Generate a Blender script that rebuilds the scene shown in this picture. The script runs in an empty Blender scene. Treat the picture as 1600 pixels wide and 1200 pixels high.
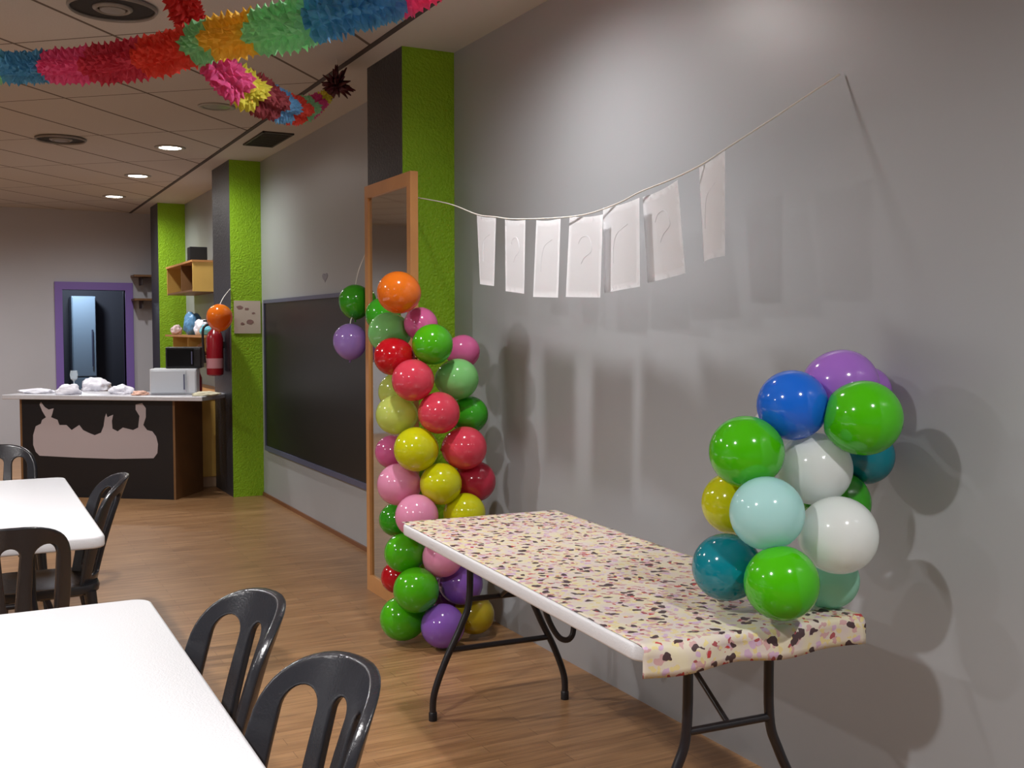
import bpy, bmesh, math, random
from mathutils import Vector, Matrix, noise
random.seed(7)
PI = math.pi
SC = bpy.context.scene
COL = SC.collection

# ------------------------------------------------------------------ camera
F_PX, CAM_H = 1650.0, 1.5
YAW, PITCH = math.radians(27.5), math.radians(2.95)
cd = bpy.data.cameras.new('camera'); cam = bpy.data.objects.new('camera', cd); COL.objects.link(cam)
cd.sensor_width = 36; cd.lens = F_PX/1600*36; cd.clip_start = .05
cam.location = (0, 0, CAM_H); cam.rotation_euler = (PI/2-PITCH, 0, -YAW)
SC.camera = cam
# ------------------------------------------------------------------ world, exposure
w = bpy.data.worlds.new('world'); SC.world = w; w.use_nodes = True
w.node_tree.nodes['Background'].inputs[0].default_value = (.75, .8, 1, 1)
w.node_tree.nodes['Background'].inputs[1].default_value = .02
vs = SC.view_settings
vs.view_transform = 'Standard'; vs.look = 'None'; vs.gamma = 1; vs.use_curve_mapping = False
vs.exposure = 0.75
# ------------------------------------------------------------------ lamps of the room (recessed downlights) and two added fill lamps
ROOM_H = 3.0
DOWN = [(1.56, 3.7, 70), (1.56, .1, 135), (-1.0, 1.5, 235), (-1.0, 5.1, 190), (-1.0, 8.7, 150),
        (1.56, 9.1, 55), (1.56, 10.9, 55), (1.56, 12.7, 55), (-3.4, 3.3, 240), (-1.0, 12.3, 170)]  # last two are unseen fill lamps, added to raise the bounce light
DOWN_OFF = [(1.56, 5.5), (1.56, 7.3)]
def lamp_light(x, y, z, watt, size=168, blend=.9, rad=.06, col=(1, .98, .97)):
    l = bpy.data.lights.new('downlight_lamp', 'SPOT'); l.energy = watt; l.spot_size = math.radians(size)
    l.spot_blend = blend; l.shadow_soft_size = rad; l.color = col
    o = bpy.data.objects.new('downlight_lamp', l); COL.objects.link(o); o.location = (x, y, z)
    return o

# ------------------------------------------------------------------ pixel ray helpers (used to read positions off the plan)
FH = Vector((math.sin(YAW), math.cos(YAW), 0)); RT = Vector((math.cos(YAW), -math.sin(YAW), 0))
FW = FH*math.cos(PITCH)+Vector((0, 0, -math.sin(PITCH))); UP = RT.cross(FW)
CAMP = Vector((0, 0, CAM_H))
def ray(px, py): return FW*F_PX + RT*(px-800) - UP*(py-600)
def at(px, py, Z):
    d = ray(px, py); return CAMP + d*(Z/d.dot(FH))
def at_z(px, py, z):
    d = ray(px, py); return CAMP + d*((z-CAM_H)/d.z)
def at_x(px, py, x):
    d = ray(px, py); return CAMP + d*(x/d.x)
def at_y(px, py, y):
    d = ray(px, py); return CAMP + d*(y/d.y)

# ------------------------------------------------------------------ materials
def lin(c):
    c /= 255.0
    return c/12.92 if c <= .04045 else ((c+.055)/1.055)**2.4
def rgb(r, g, b): return (lin(r), lin(g), lin(b), 1)
MATS = {}
def mat(name, c, rough=.5, metal=0, coat=0, bump=0, bscale=40, var=0, vscale=3, spec=.5):
    if name in MATS: return MATS[name]
    m = bpy.data.materials.new(name); m.use_nodes = True; nt = m.node_tree; b = nt.nodes['Principled BSDF']
    b.inputs['Base Color'].default_value = rgb(*c); b.inputs['Roughness'].default_value = rough
    b.inputs['Metallic'].default_value = metal; b.inputs['Coat Weight'].default_value = coat
    b.inputs['Specular IOR Level'].default_value = spec
    tc = nt.nodes.new('ShaderNodeTexCoord')
    if var:
        n = nt.nodes.new('ShaderNodeTexNoise'); n.inputs['Scale'].default_value = vscale; n.inputs['Detail'].default_value = 5
        nt.links.new(tc.outputs['Object'], n.inputs['Vector'])
        mx = nt.nodes.new('ShaderNodeMix'); mx.data_type = 'RGBA'
        k1 = [max(0, x*(1-var)) for x in rgb(*c)[:3]]+[1]; k2 = [min(1, x*(1+var)) for x in rgb(*c)[:3]]+[1]
        mx.inputs[6].default_value = k1; mx.inputs[7].default_value = k2
        nt.links.new(n.outputs['Fac'], mx.inputs[0]); nt.links.new(mx.outputs[2], b.inputs['Base Color'])
    if bump:
        n2 = nt.nodes.new('ShaderNodeTexNoise'); n2.inputs['Scale'].default_value = bscale; n2.inputs['Detail'].default_value = 4
        nt.links.new(tc.outputs['Object'], n2.inputs['Vector'])
        bp = nt.nodes.new('ShaderNodeBump'); bp.inputs['Strength'].default_value = bump; bp.inputs['Distance'].default_value = .01
        nt.links.new(n2.outputs['Fac'], bp.inputs['Height']); nt.links.new(bp.outputs['Normal'], b.inputs['Normal'])
    MATS[name] = m; return m
def N(nt, t, **kw):
    n = nt.nodes.new(t)
    for k, v in kw.items(): setattr(n, k, v)
    return n
def math_n(nt, op, a, b=None, c=None):
    n = N(nt, 'ShaderNodeMath', operation=op)
    for i, v in enumerate((a, b, c)):
        if v is None: continue
        if isinstance(v, (int, float)): n.inputs[i].default_value = v
        else: nt.links.new(v, n.inputs[i])
    return n.outputs[0]

def floor_material():
    m = bpy.data.materials.new('laminate_planks'); m.use_nodes = True; nt = m.node_tree; b = nt.nodes['Principled BSDF']
    tc = N(nt, 'ShaderNodeTexCoord')
    br = N(nt, 'ShaderNodeTexBrick'); br.offset = .37; br.inputs['Scale'].default_value = 1
    br.inputs['Brick Width'].default_value = .62; br.inputs['Row Height'].default_value = .066
    br.inputs['Mortar Size'].default_value = .0012; br.inputs['Bias'].default_value = -.1
    br.inputs['Color1'].default_value = rgb(168, 130, 92); br.inputs['Color2'].default_value = rgb(152, 114, 78)
    br.inputs['Mortar'].default_value = rgb(120, 86, 58)
    nt.links.new(tc.outputs['Object'], br.inputs['Vector'])
    mp = N(nt, 'ShaderNodeMapping'); mp.inputs['Scale'].default_value = (2.2, 26, 1)
    nt.links.new(tc.outputs['Object'], mp.inputs['Vector'])
    n = N(nt, 'ShaderNodeTexNoise'); n.inputs['Scale'].default_value = 1.6; n.inputs['Detail'].default_value = 6
    nt.links.new(mp.outputs[0], n.inputs['Vector'])
    cr = N(nt, 'ShaderNodeValToRGB'); cr.color_ramp.elements[0].position = .3; cr.color_ramp.elements[1].position = .72
    cr.color_ramp.elements[0].color = (.62, .58, .55, 1); cr.color_ramp.elements[1].color = (1.12, 1.1, 1.06, 1)
    nt.links.new(n.outputs['Fac'], cr.inputs['Fac'])
    mx = N(nt, 'ShaderNodeMix', data_type='RGBA', blend_type='MULTIPLY'); mx.inputs[0].default_value = 1
    nt.links.new(br.outputs['Color'], mx.inputs[6]); nt.links.new(cr.outputs['Color'], mx.inputs[7])
    nt.links.new(mx.outputs[2], b.inputs['Base Color'])
    b.inputs['Roughness'].default_value = .34
    return m
def ceiling_material():
    m = bpy.data.materials.new('ceiling_tiles'); m.use_nodes = True; nt = m.node_tree; b = nt.nodes['Principled BSDF']
    tc = N(nt, 'ShaderNodeTexCoord'); sp = N(nt, 'ShaderNodeSeparateXYZ'); nt.links.new(tc.outputs['Object'], sp.inputs[0])
    x, y = sp.outputs[0], sp.outputs[1]
    a = math.radians(41.8); s, c = math.sin(a), math.cos(a)
    u = math_n(nt, 'ADD', math_n(nt, 'MULTIPLY', x, c), math_n(nt, 'MULTIPLY', y, -s))
    v = math_n(nt, 'ADD', math_n(nt, 'MULTIPLY', x, s), math_n(nt, 'MULTIPLY', y, c))
    fu = math_n(nt, 'FRACT', math_n(nt, 'DIVIDE', math_n(nt, 'ADD', u, 2.135+60), .6))
    fv = math_n(nt, 'FRACT', math_n(nt, 'DIVIDE', math_n(nt, 'ADD', v, 60), 1.2))
    lu = math_n(nt, 'LESS_THAN', fu, .034); lv = math_n(nt, 'LESS_THAN', fv, .01)
    ln = math_n(nt, 'MAXIMUM', lu, lv)
    n = N(nt, 'ShaderNodeTexNoise'); n.inputs['Scale'].default_value = 120; nt.links.new(tc.outputs['Object'], n.inputs['Vector'])
    mx0 = N(nt, 'ShaderNodeMix', data_type='RGBA'); mx0.inputs[6].default_value = rgb(178, 172, 166); mx0.inputs[7].default_value = rgb(196, 190, 184)
    nt.links.new(n.outputs['Fac'], mx0.inputs[0])
    mx = N(nt, 'ShaderNodeMix', data_type='RGBA'); nt.links.new(ln, mx.inputs[0]); nt.links.new(mx0.outputs[2], mx.inputs[6])
    mx.inputs[7].default_value = rgb(95, 84, 76)
    nt.links.new(mx.outputs[2], b.inputs['Base Color']); b.inputs['Roughness'].default_value = .9
    return m
def balloon_mat(name, c, trans=.35, rough=.12):
    key = 'latex_'+name
    if key in MATS: return MATS[key]
    m = bpy.data.materials.new(key); m.use_nodes = True; nt = m.node_tree; b = nt.nodes['Principled BSDF']
    lw = N(nt, 'ShaderNodeLayerWeight'); lw.inputs[0].default_value = .35
    mx = N(nt, 'ShaderNodeMix', data_type='RGBA'); base = rgb(*c)
    mx.inputs[6].default_value = base; mx.inputs[7].default_value = [x*.7 for x in base[:3]]+[1]
    nt.links.new(lw.outputs['Facing'], mx.inputs[0])
    n = N(nt, 'ShaderNodeTexNoise'); n.inputs['Scale'].default_value = 9
    tc = N(nt, 'ShaderNodeTexCoord'); nt.links.new(tc.outputs['Object'], n.inputs['Vector'])
    nt.links.new(math_n(nt, 'MULTIPLY_ADD', n.outputs['Fac'], .05, rough-.02), b.inputs['Roughness'])
    b.inputs['Base Color'].default_value = base
    b.inputs['Coat Weight'].default_value = .6; b.inputs['Coat Roughness'].default_value = .05
    t = N(nt, 'ShaderNodeBsdfTranslucent'); t.inputs['Color'].default_value = base
    ms = N(nt, 'ShaderNodeMixShader'); ms.inputs[0].default_value = trans
    nt.links.new(b.outputs[0], ms.inputs[1]); nt.links.new(t.outputs[0], ms.inputs[2])
    nt.links.new(ms.outputs[0], nt.nodes['Material Output'].inputs['Surface'])
    nt.nodes.remove(lw); nt.nodes.remove(mx)
    MATS[key] = m; return m
def tissue_mat(name, c):
    key = 'tissue_'+name
    if key in MATS: return MATS[key]
    m = bpy.data.materials.new(key); m.use_nodes = True; nt = m.node_tree; b = nt.nodes['Principled BSDF']
    tc = N(nt, 'ShaderNodeTexCoord'); n = N(nt, 'ShaderNodeTexNoise'); n.inputs['Scale'].default_value = 38
    nt.links.new(tc.outputs['Object'], n.inputs['Vector'])
    mx = N(nt, 'ShaderNodeMix', data_type='RGBA'); base = rgb(*c)
    mx.inputs[6].default_value = [x*.75 for x in base[:3]]+[1]; mx.inputs[7].default_value = [min(1, x*1.15+.10) for x in base[:3]]+[1]  # pale end of the noise paints white highlight streaks into the tissue
    nt.links.new(n.outputs['Fac'], mx.inputs[0]); nt.links.new(mx.outputs[2], b.inputs['Base Color'])
    b.inputs['Roughness'].default_value = .75
    t = N(nt, 'ShaderNodeBsdfTranslucent'); nt.links.new(mx.outputs[2], t.inputs['Color'])
    ms = N(nt, 'ShaderNodeMixShader'); ms.inputs[0].default_value = .45
    nt.links.new(b.outputs[0], ms.inputs[1]); nt.links.new(t.outputs[0], ms.inputs[2])
    nt.links.new(ms.outputs[0], nt.nodes['Material Output'].inputs['Surface'])
    MATS[key] = m; return m
def emit(name, c, s):
    if name in MATS: return MATS[name]
    m = bpy.data.materials.new(name); m.use_nodes = True; b = m.node_tree.nodes['Principled BSDF']
    b.inputs['Base Color'].default_value = rgb(*c); b.inputs['Emission Color'].default_value = rgb(*c)
    b.inputs['Emission Strength'].default_value = s; MATS[name] = m; return m
def cloth_material():
    m = bpy.data.materials.new('printed_table_paper'); m.use_nodes = True; nt = m.node_tree; b = nt.nodes['Principled BSDF']
    tc = N(nt, 'ShaderNodeTexCoord')
    def vor(scale, rnd=.8, off=0):
        mp = N(nt, 'ShaderNodeMapping'); mp.inputs['Location'].default_value = (off, off*.7, 0)
        wn = N(nt, 'ShaderNodeTexNoise'); wn.inputs['Scale'].default_value = scale*1.1; wn.inputs['Detail'].default_value = 2
        nt.links.new(tc.outputs['UV'], wn.inputs['Vector'])
        va = N(nt, 'ShaderNodeVectorMath', operation='MULTIPLY_ADD'); va.inputs[1].default_value = (1.3/scale,)*3
        nt.links.new(wn.outputs['Color'], va.inputs[0]); nt.links.new(tc.outputs['UV'], va.inputs[2])
        nt.links.new(va.outputs[0], mp.inputs['Vector'])
        v = N(nt, 'ShaderNodeTexVoronoi'); v.inputs['Scale'].default_value = scale; v.inputs['Randomness'].default_value = rnd
        v.voronoi_dimensions = '2D'
        nt.links.new(mp.outputs[0], v.inputs['Vector']); return v
    cur = None
    base = N(nt, 'ShaderNodeTexNoise'); base.inputs['Scale'].default_value = 14; nt.links.new(tc.outputs['UV'], base.inputs['Vector'])
    cr = N(nt, 'ShaderNodeValToRGB'); e = cr.color_ramp.elements
    e[0].position = .4; e[0].color = rgb(222, 214, 184); e[1].position = .6; e[1].color = rgb(216, 204, 198)
    nt.links.new(base.outputs['Fac'], cr.inputs['Fac']); cur = cr.outputs['Color']
    def layer(cur, scale, thr, col, off, keep=1.0):
        v = vor(scale, .75, off)
        d = math_n(nt, 'LESS_THAN', v.outputs['Distance'], thr)
        if keep < 1:
            sp = N(nt, 'ShaderNodeSeparateColor'); nt.links.new(v.outputs['Color'], sp.inputs[0])
            d = math_n(nt, 'MULTIPLY', d, math_n(nt, 'LESS_THAN', sp.outputs[0], keep))
        mx = N(nt, 'ShaderNodeMix', data_type='RGBA'); nt.links.new(d, mx.inputs[0]); nt.links.new(cur, mx.inputs[6])
        mx.inputs[7].default_value = rgb(*col); return mx.outputs[2]
    cur = layer(cur, 36, .34, (206, 166, 166), 3.1, .5)
    cur = layer(cur, 40, .30, (224, 208, 150), 7.7, .5)
    cur = layer(cur, 32, .30, (206, 176, 204), 1.2, .25)
    cur = layer(cur, 36, .22, (170, 84, 90), 3.1+.012, .22)
    cur = layer(cur, 22, .24, (78, 58, 62), 5.5, .6)
    cur = layer(cur, 22, .14, (196, 70, 70), 5.5+.03, .25)
    nt.links.new(cur, b.inputs['Base Color']); b.inputs['Roughness'].default_value = .42
    return m

M_WALL = mat('grey_wall_paint', (160, 163, 167), .38, bump=.05, bscale=12, var=.03, vscale=2)
M_BACKWALL = mat('back_wall_paint', (186, 187, 194), .6, bump=.05, bscale=12, var=.03)
M_GREEN = mat('lime_green_paint', (134, 180, 8), .6, bump=.9, bscale=70, var=.08, vscale=22)
M_DARK = mat('charcoal_paint', (48, 49, 55), .4, bump=.5, bscale=60)
M_BORDER = mat('plaster_border', (192, 187, 180), .8, bump=.1, bscale=20)
M_GAP = mat('shadow_gap', (70, 62, 62), .8)
M_WHITE = mat('white_plastic', (226, 227, 231), .35, bump=.15, bscale=240)
M_BLACKM = mat('black_steel_tube', (24, 22, 28), .35, spec=.6)
M_RESIN = mat('charcoal_resin', (40, 41, 46), .22, bump=.1, bscale=200, spec=.6)
M_WOOD = mat('varnished_pine', (196, 140, 84), .35, var=.18, vscale=7)
M_WOODD = mat('brown_wood', (118, 84, 50), .45, var=.2, vscale=6)
M_WOODY = mat('yellow_wood', (214, 176, 92), .45, var=.12, vscale=6)
M_SKIRT = mat('brown_skirting', (120, 78, 50), .5)
M_BLACK = mat('black_panel', (20, 19, 23), .4, bump=.1, bscale=80)
M_BOARD = mat('chalkboard_slate', (20, 21, 24), .4, var=.3, vscale=2.5)
M_ALU = mat('blue_grey_metal', (96, 100, 128), .4, metal=.3)
M_PURPLE = mat('purple_door_paint', (128, 104, 182), .45)
M_PAPER = mat('white_paper', (252, 252, 254), .7)
_nt = M_PAPER.node_tree; _t = N(_nt, 'ShaderNodeBsdfTranslucent'); _t.inputs['Color'].default_value = rgb(250, 250, 252); _m = N(_nt, 'ShaderNodeMixShader'); _m.inputs[0].default_value = .25
_nt.links.new(_nt.nodes['Principled BSDF'].outputs[0], _m.inputs[1]); _nt.links.new(_t.outputs[0], _m.inputs[2]); _nt.links.new(_m.outputs[0], _nt.nodes['Material Output'].inputs['Surface'])
M_STRING = mat('white_string', (225, 222, 214), .8)

# ------------------------------------------------------------------ mesh helpers
def link(name, me, m=None, parent=None, smooth=False):
    o = bpy.data.objects.new(name, me); COL.objects.link(o)
    for x in (m if isinstance(m, (list, tuple)) else [m]):
        if x: me.materials.append(x)
    if smooth:
        for p in me.polygons: p.use_smooth = True
    if parent: o.parent = parent
    return o
def obj(name, bm, m=None, parent=None, smooth=False, angle=None):
    me = bpy.data.meshes.new(name); bm.normal_update(); bm.to_mesh(me); bm.free()
    o = link(name, me, m, parent, smooth or angle is not None)
    if angle is not None:
        me.set_sharp_from_angle(angle=math.radians(angle))
    return o
def tag(o, label=None, cat=None, group=None, kind=None):
    if label: o['label'] = label
    if cat: o['category'] = cat
    if group: o['group'] = group
    if kind: o['kind'] = kind
    return o
def empty(name, loc, rz=0, **kw):
    o = bpy.data.objects.new(name, None); COL.objects.link(o); o.location = loc; o.rotation_euler = (0, 0, rz)
    o.empty_display_size = .1
    return tag(o, **kw)
def copy_tree(o, parent=None):
    c = o.copy(); COL.objects.link(c)
    if parent: c.parent = parent
    for ch in list(o.children): copy_tree(ch, c)
    return c
def add_box(bm, x0, x1, y0, y1, z0, z1, mi=0, M=None, bev=0):
    vs_ = [bm.verts.new((x, y, z)) for x in (x0, x1) for y in (y0, y1) for z in (z0, z1)]
    fs = [bm.faces.new([vs_[i] for i in q]) for q in ((0, 1, 3, 2), (4, 6, 7, 5), (0, 4, 5, 1), (2, 3, 7, 6), (0, 2, 6, 4), (1, 5, 7, 3))]
    for f in fs: f.material_index = mi
    if bev:
        es = list({e for f in fs for e in f.edges})
        r = bmesh.ops.bevel(bm, geom=es, offset=bev, segments=2, affect='EDGES', profile=.5)
        vs_ = list({v for f in r['faces'] for v in f.verts})
        vs_ = list({v for v in vs_})
    if M: bmesh.ops.transform(bm, matrix=M, verts=[v for v in vs_ if v.is_valid])
    return fs
def box(name, x0, x1, y0, y1, z0, z1, m, parent=None, bev=0):
    bm = bmesh.new(); add_box(bm, x0, x1, y0, y1, z0, z1, bev=bev); bmesh.ops.recalc_face_normals(bm, faces=bm.faces)
    return obj(name, bm, m, parent)
def smooth_path(pts, n=8):
    pts = [Vector(p) for p in pts]; out = []
    for i in range(len(pts)-1):
        p0 = pts[max(i-1, 0)]; p1 = pts[i]; p2 = pts[i+1]; p3 = pts[min(i+2, len(pts)-1)]
        for k in range(n):
            t = k/n
            out.append(.5*((2*p1)+(-p0+p2)*t+(2*p0-5*p1+4*p2-p3)*t*t+(-p0+3*p1-3*p2+p3)*t**3))
    out.append(pts[-1]); return out
def add_tube(bm, pts, r, seg=10, caps=True):
    pts = [Vector(p) for p in pts]; rs = r if isinstance(r, (list, tuple)) else [r]*len(pts)
    prev = None; rings = []
    for i, p in enumerate(pts):
        t = (pts[min(i+1, len(pts)-1)]-pts[max(i-1, 0)]).normalized()
        if prev is None:
            a = Vector((0, 0, 1)) if abs(t.z) < .9 else Vector((1, 0, 0))
            n = t.cross(a).normalized()
        else:
            n = (prev-t*prev.dot(t)).normalized()
        prev = n; b = t.cross(n)
        rings.append([bm.verts.new(p+(n*math.cos(2*PI*k/seg)+b*math.sin(2*PI*k/seg))*rs[i]) for k in range(seg)])
    for a, b in zip(rings, rings[1:]):
        for k in range(seg):
            f = bm.faces.new((a[k], a[(k+1) % seg], b[(k+1) % seg], b[k])); f.smooth = True
    if caps:
        bm.faces.new(rings[0][::-1]); bm.faces.new(rings[-1])
def tube(name, pts, r, m, parent=None, seg=10):
    bm = bmesh.new(); add_tube(bm, pts, r, seg); return obj(name, bm, m, parent, angle=50)
def add_lathe(bm, prof, seg=32, c=(0, 0, 0), mi=0):
    c = Vector(c); rings = []
    for r, z in prof:
        rings.append([bm.verts.new(c+Vector((r*math.cos(2*PI*k/seg), r*math.sin(2*PI*k/seg), z))) for k in range(seg)])
    for a, b in zip(rings, rings[1:]):
        for k in range(seg):
            f = bm.faces.new((a[k], a[(k+1) % seg], b[(k+1) % seg], b[k])); f.material_index = mi
    bm.faces.new(rings[0][::-1]).material_index = mi; bm.faces.new(rings[-1]).material_index = mi
def lathe(name, prof, m, parent=None, seg=32, c=(0, 0, 0)):
    bm = bmesh.new(); add_lathe(bm, prof, seg, c); return obj(name, bm, m, parent, angle=40)
def rounded_rect(w, h, r, n=6):
    out = []
    for cx, cy, a0 in ((w/2-r, h/2-r, 0), (-w/2+r, h/2-r, PI/2), (-w/2+r, -h/2+r, PI), (w/2-r, -h/2+r, 1.5*PI)):
        for k in range(n+1):
            a = a0+PI/2*k/n; out.append((cx+r*math.cos(a), cy+r*math.sin(a)))
    return out
def add_prism(bm, poly, z0, z1, bev=0, M=None):
    n = len(poly); lay = []
    cx = sum(p[0] for p in poly)/n; cy = sum(p[1] for p in poly)/n
    if bev: lv = [(z0, bev), (z0+bev*.3, bev*.3), (z0+bev, 0), (z1-bev, 0), (z1-bev*.3, bev*.3), (z1, bev)]
    else: lv = [(z0, 0), (z1, 0)]
    for z, ins in lv:
        ring = []
        for i, p in enumerate(poly):
            a = Vector(poly[i-1]); b = Vector(poly[(i+1) % n]); t = (b-a).normalized(); nn = Vector((-t.y, t.x))
            q = Vector(p)+nn*ins
            v = Vector((q.x, q.y, z))
            ring.append(bm.verts.new(M @ v if M else v))
        lay.append(ring)
    for a, b in zip(lay, lay[1:]):
        for k in range(n): bm.faces.new((a[k], a[(k+1) % n], b[(k+1) % n], b[k]))
    bm.faces.new(lay[0][::-1]); bm.faces.new(lay[-1])

from mathutils.geometry import tessellate_polygon
def decal(name, pts, off, m, parent=None):
    pts = [Vector(p) for p in pts]; bm = bmesh.new(); off = Vector(off); n = len(pts)
    a = [bm.verts.new(p) for p in pts]; b = [bm.verts.new(p+off) for p in pts]
    for t3 in tessellate_polygon([pts]):
        i, j, k = t3[:3]; bm.faces.new((a[i], a[j], a[k])); bm.faces.new((b[k], b[j], b[i]))
    for i in range(n):
        j = (i+1) % n; bm.faces.new((a[i], b[i], b[j], a[j]))
    bmesh.ops.recalc_face_normals(bm, faces=bm.faces)
    return obj(name, bm, m, parent)

# ------------------------------------------------------------------ the room
XW, YB, XL, YR = 2.40, 14.40, -5.0, -2.6
box('floor', XL-.2, XW+.2, YR-.2, YB+3.2, -.12, 0, floor_material())['kind'] = 'structure'
XB = 1.965                                         # edge of the tiled field
box('ceiling', XL-.2, XB, YR-.2, YB+.1, ROOM_H, ROOM_H+.12, ceiling_material())['kind'] = 'structure'
box('trim_1', XB, XW+.2, YR-.2, YB+.1, ROOM_H-.004, ROOM_H+.12, M_BORDER)['kind'] = 'structure'
box('trim_2', XB-.022, XB+.008, YR-.1, YB, ROOM_H-.006, ROOM_H+.02, M_GAP)['kind'] = 'structure'
box('wall_right', XW, XW+.2, YR-.2, YB+.2, 0, ROOM_H, M_WALL)['kind'] = 'structure'
box('wall_left', XL-.2, XL, YR-.2, YB+.2, 0, ROOM_H, M_WALL)['kind'] = 'structure'
box('wall_rear', XL-.2, XW+.2, YR-.2, YR, 0, ROOM_H, M_WALL)['kind'] = 'structure'
box('baseboard_right', XW-.012, XW, 5.83, YB, 0, .03, M_SKIRT)['kind'] = 'structure'
# back wall with a doorway
pL = at_y(98, 500, YB).x; pR = at_y(196, 500, YB).x; fL = at_y(86, 500, YB).x; fR = at_y(208, 500, YB).x
zin = at_y(140, 453, YB).z; zout = at_y(140, 441, YB).z
bm = bmesh.new()
add_box(bm, XL-.2, pL, YB, YB+.15, 0, ROOM_H); add_box(bm, pR, XW+.2, YB, YB+.15, 0, ROOM_H); add_box(bm, pL, pR, YB, YB+.15, zin, ROOM_H)
obj('wall_back', bm, M_BACKWALL)['kind'] = 'structure'
bm = bmesh.new()
for a, b, z0, z1 in ((fL, pL, 0, zout), (pR, fR, 0, zout), (pL, pR, zin, zout)): add_box(bm, a, b, YB-.03, YB+.17, z0, z1)
dr = obj('door_1', bm, M_PURPLE); dr['kind'] = 'structure'
# small unlit room behind the doorway
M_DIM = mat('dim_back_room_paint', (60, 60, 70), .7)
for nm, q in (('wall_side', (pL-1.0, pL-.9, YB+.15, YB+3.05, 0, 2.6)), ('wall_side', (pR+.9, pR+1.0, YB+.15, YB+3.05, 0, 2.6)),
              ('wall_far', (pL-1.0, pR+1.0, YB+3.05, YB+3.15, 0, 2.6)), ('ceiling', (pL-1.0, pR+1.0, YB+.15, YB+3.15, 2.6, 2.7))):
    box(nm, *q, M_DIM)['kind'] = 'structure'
wx0 = at_y(112, 500, YB+2.6).x; wx1 = at_y(150, 500, YB+2.6).x
t = empty('steel_refrigerator', ((wx0+wx1)/2, YB+2.6, 0), label='tall pale blue-grey cabinet glimpsed through the purple doorway', cat='cabinet')
M_FR = mat('pale_blue_enamel', (150, 170, 190), .3)
hw = (wx1-wx0)/2
box('body', -hw, hw, 0, .4, 0.02, 2.0, M_FR, t, .01); box('door', -hw+.01, hw-.01, -.04, 0, .8, 1.98, M_FR, t, .008)
box('door', -hw+.01, hw-.01, -.04, 0, .06, .78, M_FR, t, .008); tube('handle', [(hw-.06, -.07, .95), (hw-.06, -.07, 1.5)], .012, M_ALU, t)
l = bpy.data.lights.new('back_room_lamp', 'POINT'); l.energy = 32; l.color = (.75, .88, 1); l.shadow_soft_size = .08
lo = bpy.data.objects.new('back_room_lamp', l); COL.objects.link(lo); lo.location = ((wx0+wx1)/2-.15, YB+1.9, 2.3)

# columns
def column(y0, y1, x0):
    bm = bmesh.new(); fs = add_box(bm, x0, XW, y0, y1, 0, ROOM_H-.004)
    bmesh.ops.recalc_face_normals(bm, faces=bm.faces)
    for f in bm.faces:
        f.material_index = 1 if f.normal.x < -.5 or f.normal.y > .5 else 0
    o = obj('wall_column', bm, [M_GREEN, M_DARK]); o['kind'] = 'structure'; return o
column(5.29, 5.83, 2.098); column(9.48, 10.20, 2.124); column(13.08, 13.62, 2.088)

# ------------------------------------------------------------------ ceiling fixtures
def downlight(x, y, lit, watt=0, label=''):
    t = empty('ceiling_light', (x, y, ROOM_H), label=label, cat='ceiling light', group='lit ceiling downlights' if lit else 'unlit ceiling downlights')
    bm = bmesh.new(); prof = [(.088, 0), (.125, -.0), (.125, -.006), (.09, -.009), (.088, 0)]
    for (r0, z0), (r1, z1) in zip(prof, prof[1:]):
        seg = 32
        a = [bm.verts.new((r0*math.cos(2*PI*k/seg), r0*math.sin(2*PI*k/seg), z0)) for k in range(seg)]
        b = [bm.verts.new((r1*math.cos(2*PI*k/seg), r1*math.sin(2*PI*k/seg), z1)) for k in range(seg)]
        for k in range(seg): bm.faces.new((a[k], a[(k+1) % seg], b[(k+1) % seg], b[k]))
    bmesh.ops.remove_doubles(bm, verts=bm.verts, dist=.0001)
    bmesh.ops.recalc_face_normals(bm, faces=bm.faces)
    obj('trim_ring', bm, mat('fixture_trim', (150, 146, 140), .4), t, smooth=True)
    lathe('lens', [(.089, -.001), (.089, -.004), (.05, -.008), (.001, -.009)], emit('lit_lamp_glass', (255, 250, 240), 14) if lit else mat('unlit_lamp_glass', (120, 118, 116), .3), t)
    if lit: lamp_light(x, y, ROOM_H-.03, watt)
    return t
LBL = {(1.56, 9.1): 'bright round ceiling downlight, nearest of the three glowing in a row',
       (1.56, 10.9): 'bright round ceiling downlight, middle one of the three glowing in a row',
       (1.56, 12.7): 'bright round ceiling downlight, farthest of the three, closest to the back wall'}
OUT = {(1.56, 3.7): 'lit ceiling downlight just above the paper banner', (1.56, .1): 'lit ceiling downlight above and right of the viewer',
       (-1.0, 1.5): 'lit ceiling downlight above the white table nearest the camera', (-1.0, 5.1): 'lit ceiling downlight left of the far white table',
       (-1.0, 8.7): 'lit ceiling downlight in front of the left end of the bar', (-3.4, 3.3): 'added unseen fill downlight near the left wall', (-1.0, 12.3): 'added unseen fill downlight near the back wall left of the purple door'}
for x, y, wt in DOWN:
    downlight(x, y, True, wt, LBL.get((x, y)) or OUT[(x, y)])
downlight(*DOWN_OFF[0], False, 0, 'unlit round downlight hidden behind the mint part of the garland')
downlight(*DOWN_OFF[1], False, 0, 'unlit round downlight below the sagging end of the tissue garland')
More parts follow.
